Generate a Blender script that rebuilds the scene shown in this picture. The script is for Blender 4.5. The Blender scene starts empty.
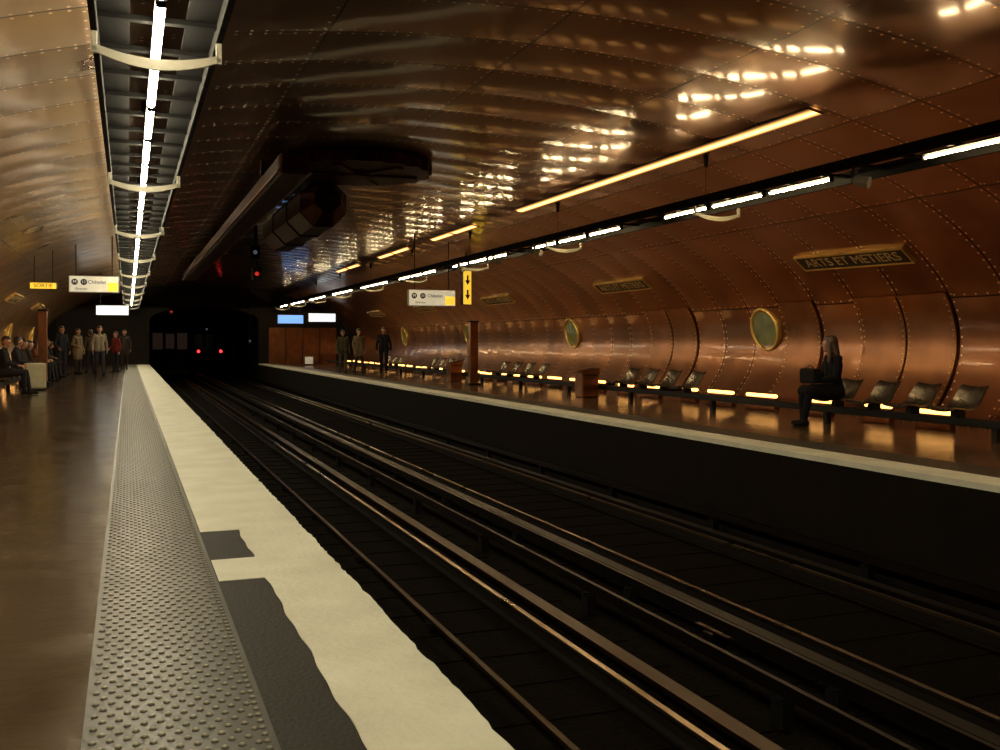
import bpy, math, random
import numpy as np
from mathutils import Vector, Matrix
random.seed(7)
S = bpy.context.scene
COL = S.collection
S.view_settings.view_transform = 'Standard'
S.view_settings.exposure = 0.0
pi = math.pi

# ------------------------------------------------------------------ materials
def nt_new(name):
    m = bpy.data.materials.new(name); m.use_nodes = True
    nt = m.node_tree
    return m, nt, nt.nodes['Principled BSDF']

def mth(nt, op, a, b=None, clamp=False):
    n = nt.nodes.new('ShaderNodeMath'); n.operation = op; n.use_clamp = clamp
    for i, x in enumerate((a, b)):
        if x is None: continue
        if isinstance(x, (int, float)): n.inputs[i].default_value = x
        else: nt.links.new(x, n.inputs[i])
    return n.outputs[0]

def sim(name, c1, c2=None, rough=0.5, metal=0.0, scale=8.0, bump=0.0, bscale=40.0, emit=None, es=0.0, rvar=0.1, detail=4, bdist=0.02, spec=None, ztop=None, xfall=None):
    m, nt, b = nt_new(name)
    c2 = c2 or tuple(x*0.6 for x in c1)
    tc = nt.nodes.new('ShaderNodeTexCoord')
    n = nt.nodes.new('ShaderNodeTexNoise'); n.inputs['Scale'].default_value = scale; n.inputs['Detail'].default_value = detail
    nt.links.new(tc.outputs['Object'], n.inputs['Vector'])
    r = nt.nodes.new('ShaderNodeValToRGB')
    r.color_ramp.elements[0].position = 0.3; r.color_ramp.elements[1].position = 0.7
    r.color_ramp.elements[0].color = (*c2, 1); r.color_ramp.elements[1].color = (*c1, 1)
    nt.links.new(n.outputs['Fac'], r.inputs['Fac'])
    out = r.outputs['Color']
    if ztop:
        z0, z1, ct = ztop
        sp = nt.nodes.new('ShaderNodeSeparateXYZ'); nt.links.new(tc.outputs['Object'], sp.inputs[0])
        f = mth(nt, 'DIVIDE', mth(nt, 'SUBTRACT', sp.outputs[2], z0), z1-z0, clamp=True)
        mx = nt.nodes.new('ShaderNodeMix'); mx.data_type = 'RGBA'
        nt.links.new(f, mx.inputs[0]); nt.links.new(out, mx.inputs[6]); mx.inputs[7].default_value = (*ct, 1)
        out = mx.outputs[2]
    nt.links.new(out, b.inputs['Base Color'])
    rr = mth(nt, 'MULTIPLY_ADD', n.outputs['Fac'], rvar); rr.node.inputs[2].default_value = rough - rvar*0.5
    nt.links.new(rr, b.inputs['Roughness'])
    b.inputs['Metallic'].default_value = metal
    if spec is not None: b.inputs['Specular IOR Level'].default_value = spec
    if bump:
        n2 = nt.nodes.new('ShaderNodeTexNoise'); n2.inputs['Scale'].default_value = bscale; n2.inputs['Detail'].default_value = 3
        nt.links.new(tc.outputs['Object'], n2.inputs['Vector'])
        bp = nt.nodes.new('ShaderNodeBump'); bp.inputs['Strength'].default_value = bump; bp.inputs['Distance'].default_value = bdist
        nt.links.new(n2.outputs['Fac'], bp.inputs['Height']); nt.links.new(bp.outputs['Normal'], b.inputs['Normal'])
    if emit:
        b.inputs['Emission Color'].default_value = (*emit, 1); b.inputs['Emission Strength'].default_value = es
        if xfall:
            # painted light streak: brightest along its centre line, fading to its edges
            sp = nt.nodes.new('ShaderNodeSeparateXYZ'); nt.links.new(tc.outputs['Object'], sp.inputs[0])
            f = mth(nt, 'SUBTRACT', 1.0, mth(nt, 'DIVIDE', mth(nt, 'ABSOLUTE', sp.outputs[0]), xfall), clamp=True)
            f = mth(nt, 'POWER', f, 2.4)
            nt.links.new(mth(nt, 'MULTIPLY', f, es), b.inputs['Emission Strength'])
    return m

PY = 1.04      # panel pitch along the tunnel
def copper_vault(name, LP, ca, cb, rough, coat=0.7):
    m, nt, b = nt_new(name)
    uv = nt.nodes.new('ShaderNodeUVMap'); uv.uv_map = 'UVMap'
    sp = nt.nodes.new('ShaderNodeSeparateXYZ'); nt.links.new(uv.outputs[0], sp.inputs[0])
    U, V = sp.outputs[0], sp.outputs[1]
    def dist(x, p):
        f = mth(nt, 'FRACT', mth(nt, 'DIVIDE', x, p))
        a = mth(nt, 'ABSOLUTE', mth(nt, 'SUBTRACT', f, 0.5))
        return mth(nt, 'MULTIPLY', mth(nt, 'SUBTRACT', 0.5, a), p)
    dY = dist(V, PY); dX = dist(U, LP)
    def cell(x, p):
        return mth(nt, 'MULTIPLY', mth(nt, 'SUBTRACT', mth(nt, 'FRACT', mth(nt, 'DIVIDE', x, p)), 0.5), p)
    def riv(a, e):
        r2 = mth(nt, 'ADD', mth(nt, 'MULTIPLY', a, a), mth(nt, 'MULTIPLY', e, e))
        return mth(nt, 'SUBTRACT', 1.0, mth(nt, 'DIVIDE', r2, 0.018**2), clamp=True)
    rY = mth(nt, 'SUBTRACT', dY, 0.05)
    rX = mth(nt, 'SUBTRACT', mth(nt, 'MULTIPLY', mth(nt, 'FRACT', mth(nt, 'DIVIDE', U, LP)), LP), 0.045)
    rv = mth(nt, 'MAXIMUM', riv(cell(U, 0.14), rY), riv(cell(V, 0.208), rX))
    seam = mth(nt, 'SUBTRACT', 1.0, mth(nt, 'DIVIDE', mth(nt, 'MINIMUM', dY, dX), 0.018), clamp=True)
    seam = mth(nt, 'MULTIPLY', seam, 1.6, clamp=True)
    cb_ = nt.nodes.new('ShaderNodeCombineXYZ')
    nt.links.new(mth(nt, 'FLOOR', mth(nt, 'DIVIDE', U, LP)), cb_.inputs[0]); nt.links.new(mth(nt, 'FLOOR', mth(nt, 'DIVIDE', V, PY)), cb_.inputs[1])
    wn = nt.nodes.new('ShaderNodeTexWhiteNoise'); wn.noise_dimensions = '2D'; nt.links.new(cb_.outputs[0], wn.inputs['Vector'])
    n1 = nt.nodes.new('ShaderNodeTexNoise'); n1.inputs['Scale'].default_value = 0.9; n1.inputs['Detail'].default_value = 2; n1.inputs['Roughness'].default_value = 0.5
    nt.links.new(uv.outputs[0], n1.inputs['Vector'])
    fac = mth(nt, 'ADD', mth(nt, 'MULTIPLY', wn.outputs['Value'], 0.35), mth(nt, 'MULTIPLY', n1.outputs['Fac'], 0.75))
    r = nt.nodes.new('ShaderNodeValToRGB')
    r.color_ramp.elements[0].position = 0.3; r.color_ramp.elements[1].position = 0.8
    r.color_ramp.elements[0].color = (*ca, 1); r.color_ramp.elements[1].color = (*cb, 1)
    nt.links.new(fac, r.inputs['Fac'])
    mx = nt.nodes.new('ShaderNodeMix'); mx.data_type = 'RGBA'
    nt.links.new(mth(nt, 'MULTIPLY', seam, 0.92), mx.inputs[0]); nt.links.new(r.outputs[0], mx.inputs[6]); mx.inputs[7].default_value = (0.008, 0.003, 0.002, 1)
    rvm = mth(nt, 'MULTIPLY', rv, 1.6, clamp=True)
    mx2 = nt.nodes.new('ShaderNodeMix'); mx2.data_type = 'RGBA'
    nt.links.new(rvm, mx2.inputs[0]); nt.links.new(mx.outputs[2], mx2.inputs[6]); mx2.inputs[7].default_value = (1.0, 0.74, 0.48, 1)
    nt.links.new(mx2.outputs[2], b.inputs['Base Color'])
    nt.links.new(mth(nt, 'SUBTRACT', 1.0, mth(nt, 'MULTIPLY', rvm, 0.35)), b.inputs['Metallic'])
    rr = mth(nt, 'ADD', mth(nt, 'MULTIPLY', n1.outputs['Fac'], 0.08), rough-0.04)
    rr = mth(nt, 'ADD', rr, mth(nt, 'MULTIPLY', rvm, 0.25))
    nt.links.new(rr, b.inputs['Roughness'])
    nt.links.new(mth(nt, 'MULTIPLY', mth(nt, 'SUBTRACT', 1.0, mth(nt, 'MAXIMUM', rvm, seam)), coat), b.inputs['Coat Weight'])
    b.inputs['Coat Roughness'].default_value = 0.10
    b.inputs['Coat IOR'].default_value = 1.5
    return m

M = {}
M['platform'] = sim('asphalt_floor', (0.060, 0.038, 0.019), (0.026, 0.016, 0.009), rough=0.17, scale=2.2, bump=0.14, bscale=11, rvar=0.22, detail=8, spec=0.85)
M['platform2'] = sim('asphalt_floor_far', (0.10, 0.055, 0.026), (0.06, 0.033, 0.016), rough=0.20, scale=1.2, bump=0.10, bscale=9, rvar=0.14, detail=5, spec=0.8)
M['white'] = sim('white_edge_paint', (0.70, 0.70, 0.58), (0.56, 0.55, 0.44), rough=0.6, scale=2.5, bump=0.5, bscale=30, detail=6, bdist=0.012)
M['tactile'] = sim('tactile_grey', (0.042, 0.039, 0.028), (0.028, 0.026, 0.019), rough=0.40, scale=3, detail=6, ztop=(0.005, 0.011, (0.25, 0.24, 0.17)))
M['face'] = sim('platform_face', (0.010, 0.007, 0.005), (0.006, 0.004, 0.003), rough=0.9, scale=3, spec=0.1)
M['bed'] = sim('ballast', (0.007, 0.005, 0.0035), (0.0025, 0.002, 0.0015), rough=0.97, scale=25, bump=1.0, bscale=22, spec=0.03)
M['rail'] = sim('worn_steel', (0.36, 0.28, 0.20), (0.30, 0.23, 0.16), rough=0.28, metal=1.0, scale=1.5, rvar=0.04, detail=1)
M['railside'] = sim('rail_side', (0.010, 0.007, 0.005), None, rough=0.8, scale=2, spec=0.1)
M['rust'] = sim('rusty_steel', (0.060, 0.033, 0.018), (0.046, 0.025, 0.014), rough=0.38, metal=0.9, scale=1.5, rvar=0.05, detail=1)
M['rustdark'] = sim('dark_rusty_steel', (0.015, 0.009, 0.006), (0.010, 0.006, 0.004), rough=0.42, metal=0.8, scale=1.5, rvar=0.05, detail=1)
M['black'] = sim('black_metal', (0.008, 0.007, 0.006), (0.004, 0.003, 0.003), rough=0.6, metal=0.2, spec=0.2)
M['tray'] = sim('tray_black', (0.005, 0.0045, 0.004), (0.003, 0.003, 0.003), rough=0.8, spec=0.1)
M['darkcop'] = sim('dark_copper', (0.09, 0.042, 0.02), (0.04, 0.018, 0.009), rough=0.4, metal=1.0, scale=2)
M['machine'] = sim('machine_copper', (0.060, 0.027, 0.012), (0.028, 0.012, 0.006), rough=0.5, metal=0.95, scale=2, spec=0.2)
M['copper'] = sim('bright_copper', (0.30, 0.13, 0.06), (0.2, 0.085, 0.038), rough=0.3, metal=1.0, scale=3)
M['brass'] = sim('brass', (0.75, 0.55, 0.18), (0.5, 0.35, 0.10), rough=0.35, metal=0.9, scale=5)
M['greymet'] = sim('painted_grey', (0.20, 0.18, 0.13), (0.14, 0.13, 0.095), rough=0.5, scale=4)
M['tube'] = sim('lit_tube', (1, 1, 1), rough=0.4, emit=(1.0, 0.87, 0.59), es=92)
M['tube_warm'] = sim('lit_tube_warm', (1, 1, 1), rough=0.4, emit=(1.0, 0.74, 0.38), es=115)
M['streak'] = sim('gold_streak_glow', (0.3, .14, .06), rough=0.5, emit=(1.0, 0.46, 0.12), es=7.5, xfall=0.125)  # glow that imitates a gold reflection streak on the copper
M['low'] = sim('lit_low_lamp', (1, .8, .5), rough=0.4, emit=(1.0, 0.46, 0.11), es=5.0)
M['lowleft'] = sim('lit_low_lamp_bright', (1, .8, .5), rough=0.4, emit=(1.0, 0.45, 0.12), es=20)
M['seatmet'] = sim('seat_metal', (0.13, 0.11, 0.085), (0.08, 0.065, 0.05), rough=0.28, metal=0.8, scale=4)
M['signwhite'] = sim('sign_white', (0.75, 0.72, 0.6), (0.65, 0.62, 0.5), rough=0.4, emit=(1, .93, .7), es=0.3)
M['signyellow'] = sim('sign_yellow', (0.8, 0.55, 0.03), (0.7, 0.45, 0.02), rough=0.4, emit=(1, .6, .05), es=0.9)
M['signlit'] = sim('sign_lit', (0.8, 0.85, 0.9), (0.75, 0.8, 0.85), rough=0.4, emit=(.85, .93, 1), es=1.1)
M['signblue'] = sim('sign_blue', (0.05, 0.25, 0.9), (0.05, 0.2, 0.8), rough=0.4, emit=(.25, .5, 1), es=0.9)
M['ink'] = sim('ink', (0.02, 0.02, 0.03), None, rough=0.6)
M['red'] = sim('red_light', (1, 0.05, 0.02), rough=0.4, emit=(1, .03, .03), es=4)
M['reddim'] = sim('red_light_dim', (0.8, 0.05, 0.02), rough=0.4, emit=(1, .03, .02), es=0.4)
M['coldlight'] = sim('cold_light', (0.12, 0.14, 0.16), rough=0.4, emit=(.6, .75, 1), es=0.08)
M['goldtext'] = sim('gold_letters', (0.42, 0.30, 0.12), (0.34, 0.24, 0.10), rough=0.5, metal=0.2)
M['plate'] = sim('sign_plate', (0.016, 0.010, 0.006), (0.010, 0.006, 0.004), rough=0.5, metal=0.3)
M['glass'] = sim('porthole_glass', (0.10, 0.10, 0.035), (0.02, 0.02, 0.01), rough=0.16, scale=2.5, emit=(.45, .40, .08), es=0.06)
M['trainpaint'] = sim('train_paint', (0.006, 0.0055, 0.005), (0.004, 0.004, 0.004), rough=0.7, spec=0.05)
M['winglass'] = sim('dark_glass', (0.004, 0.005, 0.005), None, rough=0.15, spec=0.2)
M['windim'] = sim('dim_window', (0.006, 0.005, 0.004), None, rough=0.5, spec=0.05, emit=(.9, .5, .35), es=0.014)
M['brick'] = sim('tunnel_soot', (0.005, 0.004, 0.004), (0.002, 0.002, 0.002), rough=0.95, scale=4, spec=0.05)
M['endwall'] = sim('end_wall_dark', (0.012, 0.008, 0.005), (0.006, 0.004, 0.003), rough=0.8, scale=1.5, spec=0.2)
M['caulk'] = sim('dark_patch', (0.013, 0.011, 0.007), (0.008, 0.007, 0.005), rough=0.65, scale=6, bump=0.2, bscale=50, spec=0.3)

# ------------------------------------------------------------------ geometry helper
class G:
    def __init__(s): s.v = []; s.f = []
    def add(s, v, f):
        o = len(s.v); s.v += [tuple(x) for x in v]; s.f += [tuple(i+o for i in q) for q in f]; return s
    def box(s, x0, x1, y0, y1, z0, z1):
        v = [(x, y, z) for x in (x0, x1) for y in (y0, y1) for z in (z0, z1)]
        return s.add(v, [(0,1,3,2),(4,6,7,5),(0,4,5,1),(2,3,7,6),(0,2,6,4),(1,5,7,3)])
    def cyl(s, p, q, r1, r2=None, n=12):
        r2 = r1 if r2 is None else r2
        p = Vector(p); q = Vector(q); d = (q-p).normalized()
        a = d.orthogonal().normalized(); b = d.cross(a)
        v = []; f = []
        for c, r in ((p, r1), (q, r2)):
            for i in range(n):
                t = 2*pi*i/n; v.append(c+(a*math.cos(t)+b*math.sin(t))*r)
        for i in range(n):
            j = (i+1) % n; f.append((i, j, n+j, n+i))
        f.append(tuple(range(n-1, -1, -1))); f.append(tuple(range(n, 2*n)))
        return s.add(v, f)
    def ball(s, c, r, nu=12, nv=8, half=False):
        if isinstance(r, (int, float)): r = (r, r, r)
        v = [(c[0], c[1], c[2]+r[2])]; f = []
        lim = pi/2 if half else pi
        rows = nv if half else nv-1
        for j in range(1, rows+1):
            t = lim*j/nv
            for i in range(nu):
                a = 2*pi*i/nu
                v.append((c[0]+r[0]*math.sin(t)*math.cos(a), c[1]+r[1]*math.sin(t)*math.sin(a), c[2]+r[2]*math.cos(t)))
        for i in range(nu): f.append((0, 1+i, 1+(i+1) % nu))
        for j in range(rows-1):
            for i in range(nu):
                a = 1+j*nu; f.append((a+i, a+nu+i, a+nu+(i+1) % nu, a+(i+1) % nu))
        if not half:
            v.append((c[0], c[1], c[2]-r[2])); k = len(v)-1; a = 1+(rows-1)*nu
            for i in range(nu): f.append((k, a+(i+1) % nu, a+i))
        return s.add(v, f)
    def strip(s, A, B, off):
        off = Vector(off); n = len(A)
        v = [Vector(p) for p in A]+[Vector(p) for p in B]
        v += [p+off for p in v]
        f = []
        m = 2*n
        for i in range(n-1):
            f.append((i, i+1, n+i+1, n+i)); f.append((m+i, m+n+i, m+n+i+1, m+i+1))
            f.append((i, m+i, m+i+1, i+1)); f.append((n+i, n+i+1, m+n+i+1, m+n+i))
        f.append((0, n, m+n, m)); f.append((n-1, m+n-1, m+2*n-1, 2*n-1))
        return s.add(v, f)
    def ring(s, r_in, r_out_fn, z0, z1, n, c=(0, 0)):
        v = []; f = []
        for z in (z0, z1):
            for i in range(n):
                t = 2*pi*i/n; ro = r_out_fn(i)
                v.append((c[0]+r_in*math.cos(t), c[1]+r_in*math.sin(t), z)); v.append((c[0]+ro*math.cos(t), c[1]+ro*math.sin(t), z))
        for i in range(n):
            j = (i+1) % n; a, b_, c_, d = 2*i, 2*i+1, 2*j+1, 2*j; m = 2*n
            f += [(a, d, c_, b_), (m+a, m+b_, m+c_, m+d), (b_, c_, m+c_, m+b_), (a, m+a, m+d, d)]
        return s.add(v, f)
    def torus(s, c, R, r, nu=32, nv=8):
        v = []; f = []
        for i in range(nu):
            a = 2*pi*i/nu
            for j in range(nv):
                b = 2*pi*j/nv; q = R+r*math.cos(b)
                v.append((c[0]+q*math.cos(a), c[1]+q*math.sin(a), c[2]+r*math.sin(b)))
        for i in range(nu):
            for j in range(nv):
                f.append((i*nv+j, ((i+1) % nu)*nv+j, ((i+1) % nu)*nv+(j+1) % nv, i*nv+(j+1) % nv))
        return s.add(v, f)

def obj(name, g, mat, parent=None, smooth=False, bevel=0.0, mw=None, **props):
    me = bpy.data.meshes.new(name); me.from_pydata(g.v, [], g.f); me.validate(); me.update()
    import bmesh
    bm = bmesh.new(); bm.from_mesh(me); bmesh.ops.recalc_face_normals(bm, faces=bm.faces); bm.to_mesh(me); bm.free()
    o = bpy.data.objects.new(name, me); COL.objects.link(o)
    me.materials.append(M[mat] if isinstance(mat, str) else mat)
    if smooth:
        for p in me.polygons: p.use_smooth = True
        me.set_sharp_from_angle(angle=0.7)
    if bevel:
        b = o.modifiers.new('bevel', 'BEVEL'); b.width = bevel; b.segments = 2; b.limit_method = 'ANGLE'
    if parent: o.parent = parent
    if mw is not None: o.matrix_world = mw
    for k, v in props.items(): o[k] = v
    return o

def top(o, label, cat, group=None):
    o['label'] = label; o['category'] = cat
    if group: o['group'] = group
    return o

def clone(o, mw, group=None, label=None):
    def cp(x, par):
        c = x.copy(); COL.objects.link(c)
        if par is not None: c.parent = par
        for ch in x.children: cp(ch, c)
        return c
    n = cp(o, None); n.matrix_world = mw
    if label: n['label'] = label
    return n

def text(txt, size, mat, parent, mtx, name='lettering', ext=0.004, sx=1.0):
    cu = bpy.data.curves.new('t', 'FONT'); cu.body = txt; cu.size = size; cu.extrude = ext; cu.align_x = 'CENTER'; cu.align_y = 'CENTER'
    t = bpy.data.objects.new('t', cu); COL.objects.link(t)
    bpy.context.view_layer.update()
    me = bpy.data.meshes.new_from_object(t.evaluated_get(bpy.context.evaluated_depsgraph_get()))
    bpy.data.objects.remove(t)
    me.transform(mtx @ Matrix.Diagonal((sx, 1, 1, 1)))
    o = bpy.data.objects.new(name, me); COL.objects.link(o); me.materials.clear(); me.materials.append(M[mat]); o.parent = parent
    return o

def basis(o, x, y, z):
    x, y, z = Vector(x), Vector(y), Vector(z)
    return Matrix(((x[0], y[0], z[0], o[0]), (x[1], y[1], z[1], o[1]), (x[2], y[2], z[2], o[2]), (0, 0, 0, 1)))
T = Matrix.Translation

# ------------------------------------------------------------------ vault
CX, A_, Z0, B_ = 3.9, 8.0, 1.2, 3.1
Y0, NP = -5.2, 58
Y1 = Y0+NP*PY
ph0 = -math.asin(Z0/B_)
ph = np.linspace(ph0, pi-ph0, 2001)
px = CX+A_*np.cos(ph); pz = Z0+B_*np.sin(ph)
sl = np.concatenate([[0], np.cumsum(np.hypot(np.diff(px), np.diff(pz)))])
LT = sl[-1]; NR = 10; LP = LT/NR
def vault(s):
    p = np.interp(s, sl, ph)
    x, z = CX+A_*math.cos(p), Z0+B_*math.sin(p)
    n = Vector((-B_*math.cos(p), 0, -A_*math.sin(p))).normalized()
    t = Vector((-A_*math.sin(p), 0, B_*math.cos(p))).normalized()
    return x, z, n, t
def vz(x): return Z0+B_*math.sqrt(max(0, 1-((x-CX)/A_)**2))
def vx_right(z):
    return CX+A_*math.sqrt(1-((z-Z0)/B_)**2)

def vault_part(name, r0, r1, mat):
    rnd = random.Random(11)
    NS, NY = 12, 10
    V = []; F = []; UV = []
    for r in range(r0, r1):
        for k in range(NP):
            amp = rnd.uniform(0.011, 0.016); sk = rnd.uniform(-0.007, 0.007); sk2 = rnd.uniform(-0.005, 0.005)
            o = len(V)
            for i in range(NS+1):
                a = i/NS; s = (r+a)*LP
                x, z, n, t = vault(s)
                for j in range(NY+1):
                    b = j/NY; y = Y0+(k+b)*PY
                    d = math.sin(pi*b)*(amp+sk*(b-0.5)+sk2*(a-0.5))
                    V.append((x+n[0]*d, y, z+n[2]*d)); UV.append((s, (k+b)*PY))
            for i in range(NS):
                for j in range(NY):
                    q = o+i*(NY+1)+j; F.append((q, q+NY+1, q+NY+2, q+1))
    me = bpy.data.meshes.new(name); me.from_pydata(V, [], F)
    uvl = me.uv_layers.new(name='UVMap')
    li = np.empty(len(me.loops), dtype=np.int32); me.loops.foreach_get('vertex_index', li)
    uvl.data.foreach_set('uv', np.array(UV, dtype=np.float32)[li].ravel())
    for p in me.polygons: p.use_smooth = True
    if me.polygons[0].normal.dot(Vector(vault((r0+0.1)*LP)[2])) < 0: me.flip_normals()
    me.materials.append(mat)
    o = bpy.data.objects.new(name, me); COL.objects.link(o); o['kind'] = 'structure'
    return o
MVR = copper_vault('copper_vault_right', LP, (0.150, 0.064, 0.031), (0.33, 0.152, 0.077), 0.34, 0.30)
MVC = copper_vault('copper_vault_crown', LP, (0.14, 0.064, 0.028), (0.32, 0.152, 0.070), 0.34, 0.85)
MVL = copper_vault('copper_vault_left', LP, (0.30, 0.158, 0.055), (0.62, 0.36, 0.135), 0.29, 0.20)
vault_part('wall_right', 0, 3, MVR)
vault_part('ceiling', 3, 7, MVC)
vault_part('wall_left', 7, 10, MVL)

# ------------------------------------------------------------------ platforms and bed
EL, ER = 1.06, 6.74
ZB = -1.1
obj('floor', G().box(-3.7, EL-0.03, Y0, Y1, ZB, 0), 'platform', kind='structure')
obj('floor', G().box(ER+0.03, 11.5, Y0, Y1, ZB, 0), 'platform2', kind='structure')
obj('floor', G().box(EL-0.04, ER+0.04, Y0, 110, ZB-0.2, ZB), 'bed', kind='structure')
obj('trim_1', G().box(EL-0.06, EL-0.03, Y0, Y1, ZB, -0.06), 'face', kind='structure')
obj('trim_2', G().box(ER+0.03, ER+0.06, Y0, Y1, ZB, -0.06), 'face', kind='structure')
obj('trim_8', G().box(ER+0.004, ER+0.035, Y0, Y1, ZB, -0.05), 'face', kind='structure')

def edge_strip(name, ys, inner, outer, z0, z1):
    g = G(); rnd = random.Random(3)
    A = []; B = []; w = 0
    for y in ys:
        w = 0.35*w+rnd.uniform(-0.007, 0.006)
        A.append((inner(y), y, z0)); B.append((outer(y)+w, y, z0))
    g.strip(A, B, (0, 0, z1-z0))
    return obj(name, g, 'white', kind='structure')
ys = [Y0, -2, 0, 1.5]+[1.5+0.06*i for i in range(1, 240)]+[16+i for i in range(0, 39)]+[Y1]
ys += [5.049, 5.051, 5.549, 5.551, 6.399, 6.401]; ys = sorted(ys)
def inn(y):
    w = 0.005*math.sin(y*7)+0.004*math.sin(y*17)
    if y < 5.05 or 5.55 < y < 6.4: return 0.655+w
    return 0.425
edge_strip('trim_3', ys, inn, lambda y: EL-0.003, -0.05, 0.006)
edge_strip('trim_4', [Y0+i*0.5 for i in range(120)]+[Y1], lambda y: ER+0.42, lambda y: ER, -0.05, 0.006)
obj('trim_5', G().box(0.42, 0.66, Y0, 6.42, -0.02, 0.003), 'caulk', kind='structure')
def tactile(name, x0, y0, y1, nx):
    g = G(); g.box(x0, x0+0.55, y0, y1, -0.02, 0.004)
    n = int((y1-1.7)/0.055)
    for j in range(n):
        y = 1.6+j*0.055; a, b = (8, 3) if y < 9 else (6, 2)
        for i in range(nx):
            g.ball((x0+0.03+i*0.049+(0.0245 if (j % 2 and i < nx-1) else 0), y, 0.003), (0.0125, 0.0125, 0.009), a, b, half=True)
    return obj(name, g, 'tactile', smooth=True, kind='structure')
tactile('trim_6', -0.13, Y0, Y1, 11)
obj('trim_7', G().box(ER+0.44, ER+0.95, Y0, Y1, -0.02, 0.004), 'tactile', kind='structure')

# ------------------------------------------------------------------ end walls and tunnel
def parch(x, h0=2.35, r=0.75):
    return h0+r*math.sqrt(max(0, 1-((x-CX)/2.84)**2))
xs = sorted([CX-7.37+i*14.74/80 for i in range(81)]+[EL-0.001, EL+0.001, ER-0.001, ER+0.001])
for nm, y, portal in (('wall_far', Y1-0.02, True), ('wall_back', Y0+0.02, False)):
    g = G()
    for a, b in zip(xs[:-1], xs[1:]):
        mid = (a+b)/2; inside = EL < mid < ER
        def lo(x): return (parch(x) if portal else ZB) if inside else 0.0
        g.add([(a, y, lo(a)), (b, y, lo(b)), (b, y, vz(b)+0.02), (a, y, vz(a)+0.02)], [(0, 1, 2, 3)])
    obj(nm, g, 'endwall', kind='structure')
g = G(); N = 24
pts = [(EL, ZB)]+[(CX-2.84*math.cos(pi*i/N), 2.35+0.75*math.sin(pi*i/N)) for i in range(N+1)]+[(ER, ZB)]
for (a, c), (b, d) in zip(pts[:-1], pts[1:]):
    g.add([(a, Y1, c), (b, Y1, d), (b, 108, d), (a, 108, c)], [(0, 1, 2, 3)])
obj('wall_tunnel', g, 'brick', kind='structure')
obj('wall_tunnel_end', G().box(0.9, 6.9, 108, 108.1, ZB, 3.2), 'brick', kind='structure')
g = G()
for i in range(4):
    g.box(7.3+i*0.95, 7.3+i*0.95+0.9, Y1-0.09, Y1-0.03, 0.0, 2.0)
obj('wall_far_cladding', g, 'copper', kind='structure')

# ------------------------------------------------------------------ rails
LY0, LY1 = -4.5, 100
for x in (1.5, 2.95, 4.66, 6.02):
    zt = -0.955
    o = top(obj('running_rail', G().box(x-0.01, x+0.01, LY0, LY1, zt-0.11, zt-0.03).box(x-0.06, x+0.06, LY0, LY1, zt-0.125, zt-0.105), 'railside'), 'worn steel running rail with a polished head on dark sleepers', 'rail', 'running rails in the track bed')
    obj('rail_head', G().box(x-0.022, x+0.022, LY0, LY1, zt-0.03, zt), 'rail', parent=o)
for x, m in ((1.28, 'rustdark'), (3.2, 'rust'), (4.42, 'rustdark'), (6.26, 'rustdark')):
    g = G().box(x-0.06, x+0.06, LY0, LY1, -1.0, -0.965); g.box(x-0.012, x+0.012, LY0, LY1, -1.08, -1.0)
    top(obj('roll_way', g, m), 'flat rusty steel tyre roll way beside a running rail', 'roll way', 'tyre roll ways in the track bed')
for x in (2.25, 3.62, 4.02, 6.55):
    g = G().box(x-0.010, x+0.010, LY0, LY1, -0.90, -0.82); g.box(x-0.018, x+0.018, LY0, LY1, -0.82, -0.81)
    if x == 2.25: g = G().box(x-0.02, x+0.02, LY0, LY1, -1.02, -0.99)
    o = top(obj('guide_bar', g, 'rustdark' if x != 2.25 else 'rust'), 'slim dark steel guide bar carried on small insulator stands', 'guide bar', 'guide bars along the tracks')
    st = G(); zt = -0.9 if x != 2.25 else -1.02
    st.box(-0.04, 0.04, -0.06, 0.06, -1.08, zt-0.02); st.cyl((0, 0, zt-0.03), (0, 0, zt), 0.05, n=10)
    base = None
    for k in range(12):
        if base is None:
            base = obj('stand', st, 'tray', parent=o); c = base
        else:
            c = base.copy(); COL.objects.link(c); c.parent = o
        c.location = (x, 2.2+k*2.6, 0)
sg = G().box(-1.25, 1.25, -0.12, 0.12, -1.12, -1.092)
so = None
for cx in (2.35, 5.34):
    for k in range(45):
        mw = T((cx, 1.2+k*0.62, 0))
        if so is None: so = top(obj('sleeper', sg, 'bed', mw=mw), 'dark soot-stained timber sleeper half buried in ballast', 'sleeper', 'sleepers under the rails')
        else: clone(so, mw)
cp0 = None
for (x, y) in ((2.25, 3.9), (4.15, 6.3), (5.4, 4.6)):
    if cp0 is None:
        cp0 = top(obj('track_plate', G().box(-0.05, 0.05, -0.22, 0.22, -0.99, -0.97), 'rust', bevel=0.008), 'small rusty steel plate fixed between the rails', 'plate', 'steel plates in the track bed')
        obj('block', G().box(-0.08, 0.08, -0.07, 0.07, -1.1, -0.985), 'rustdark', parent=cp0, bevel=0.01)
        cp0.matrix_world = T((x, y, 0))
    else: clone(cp0, T((x, y, 0)))

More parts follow.
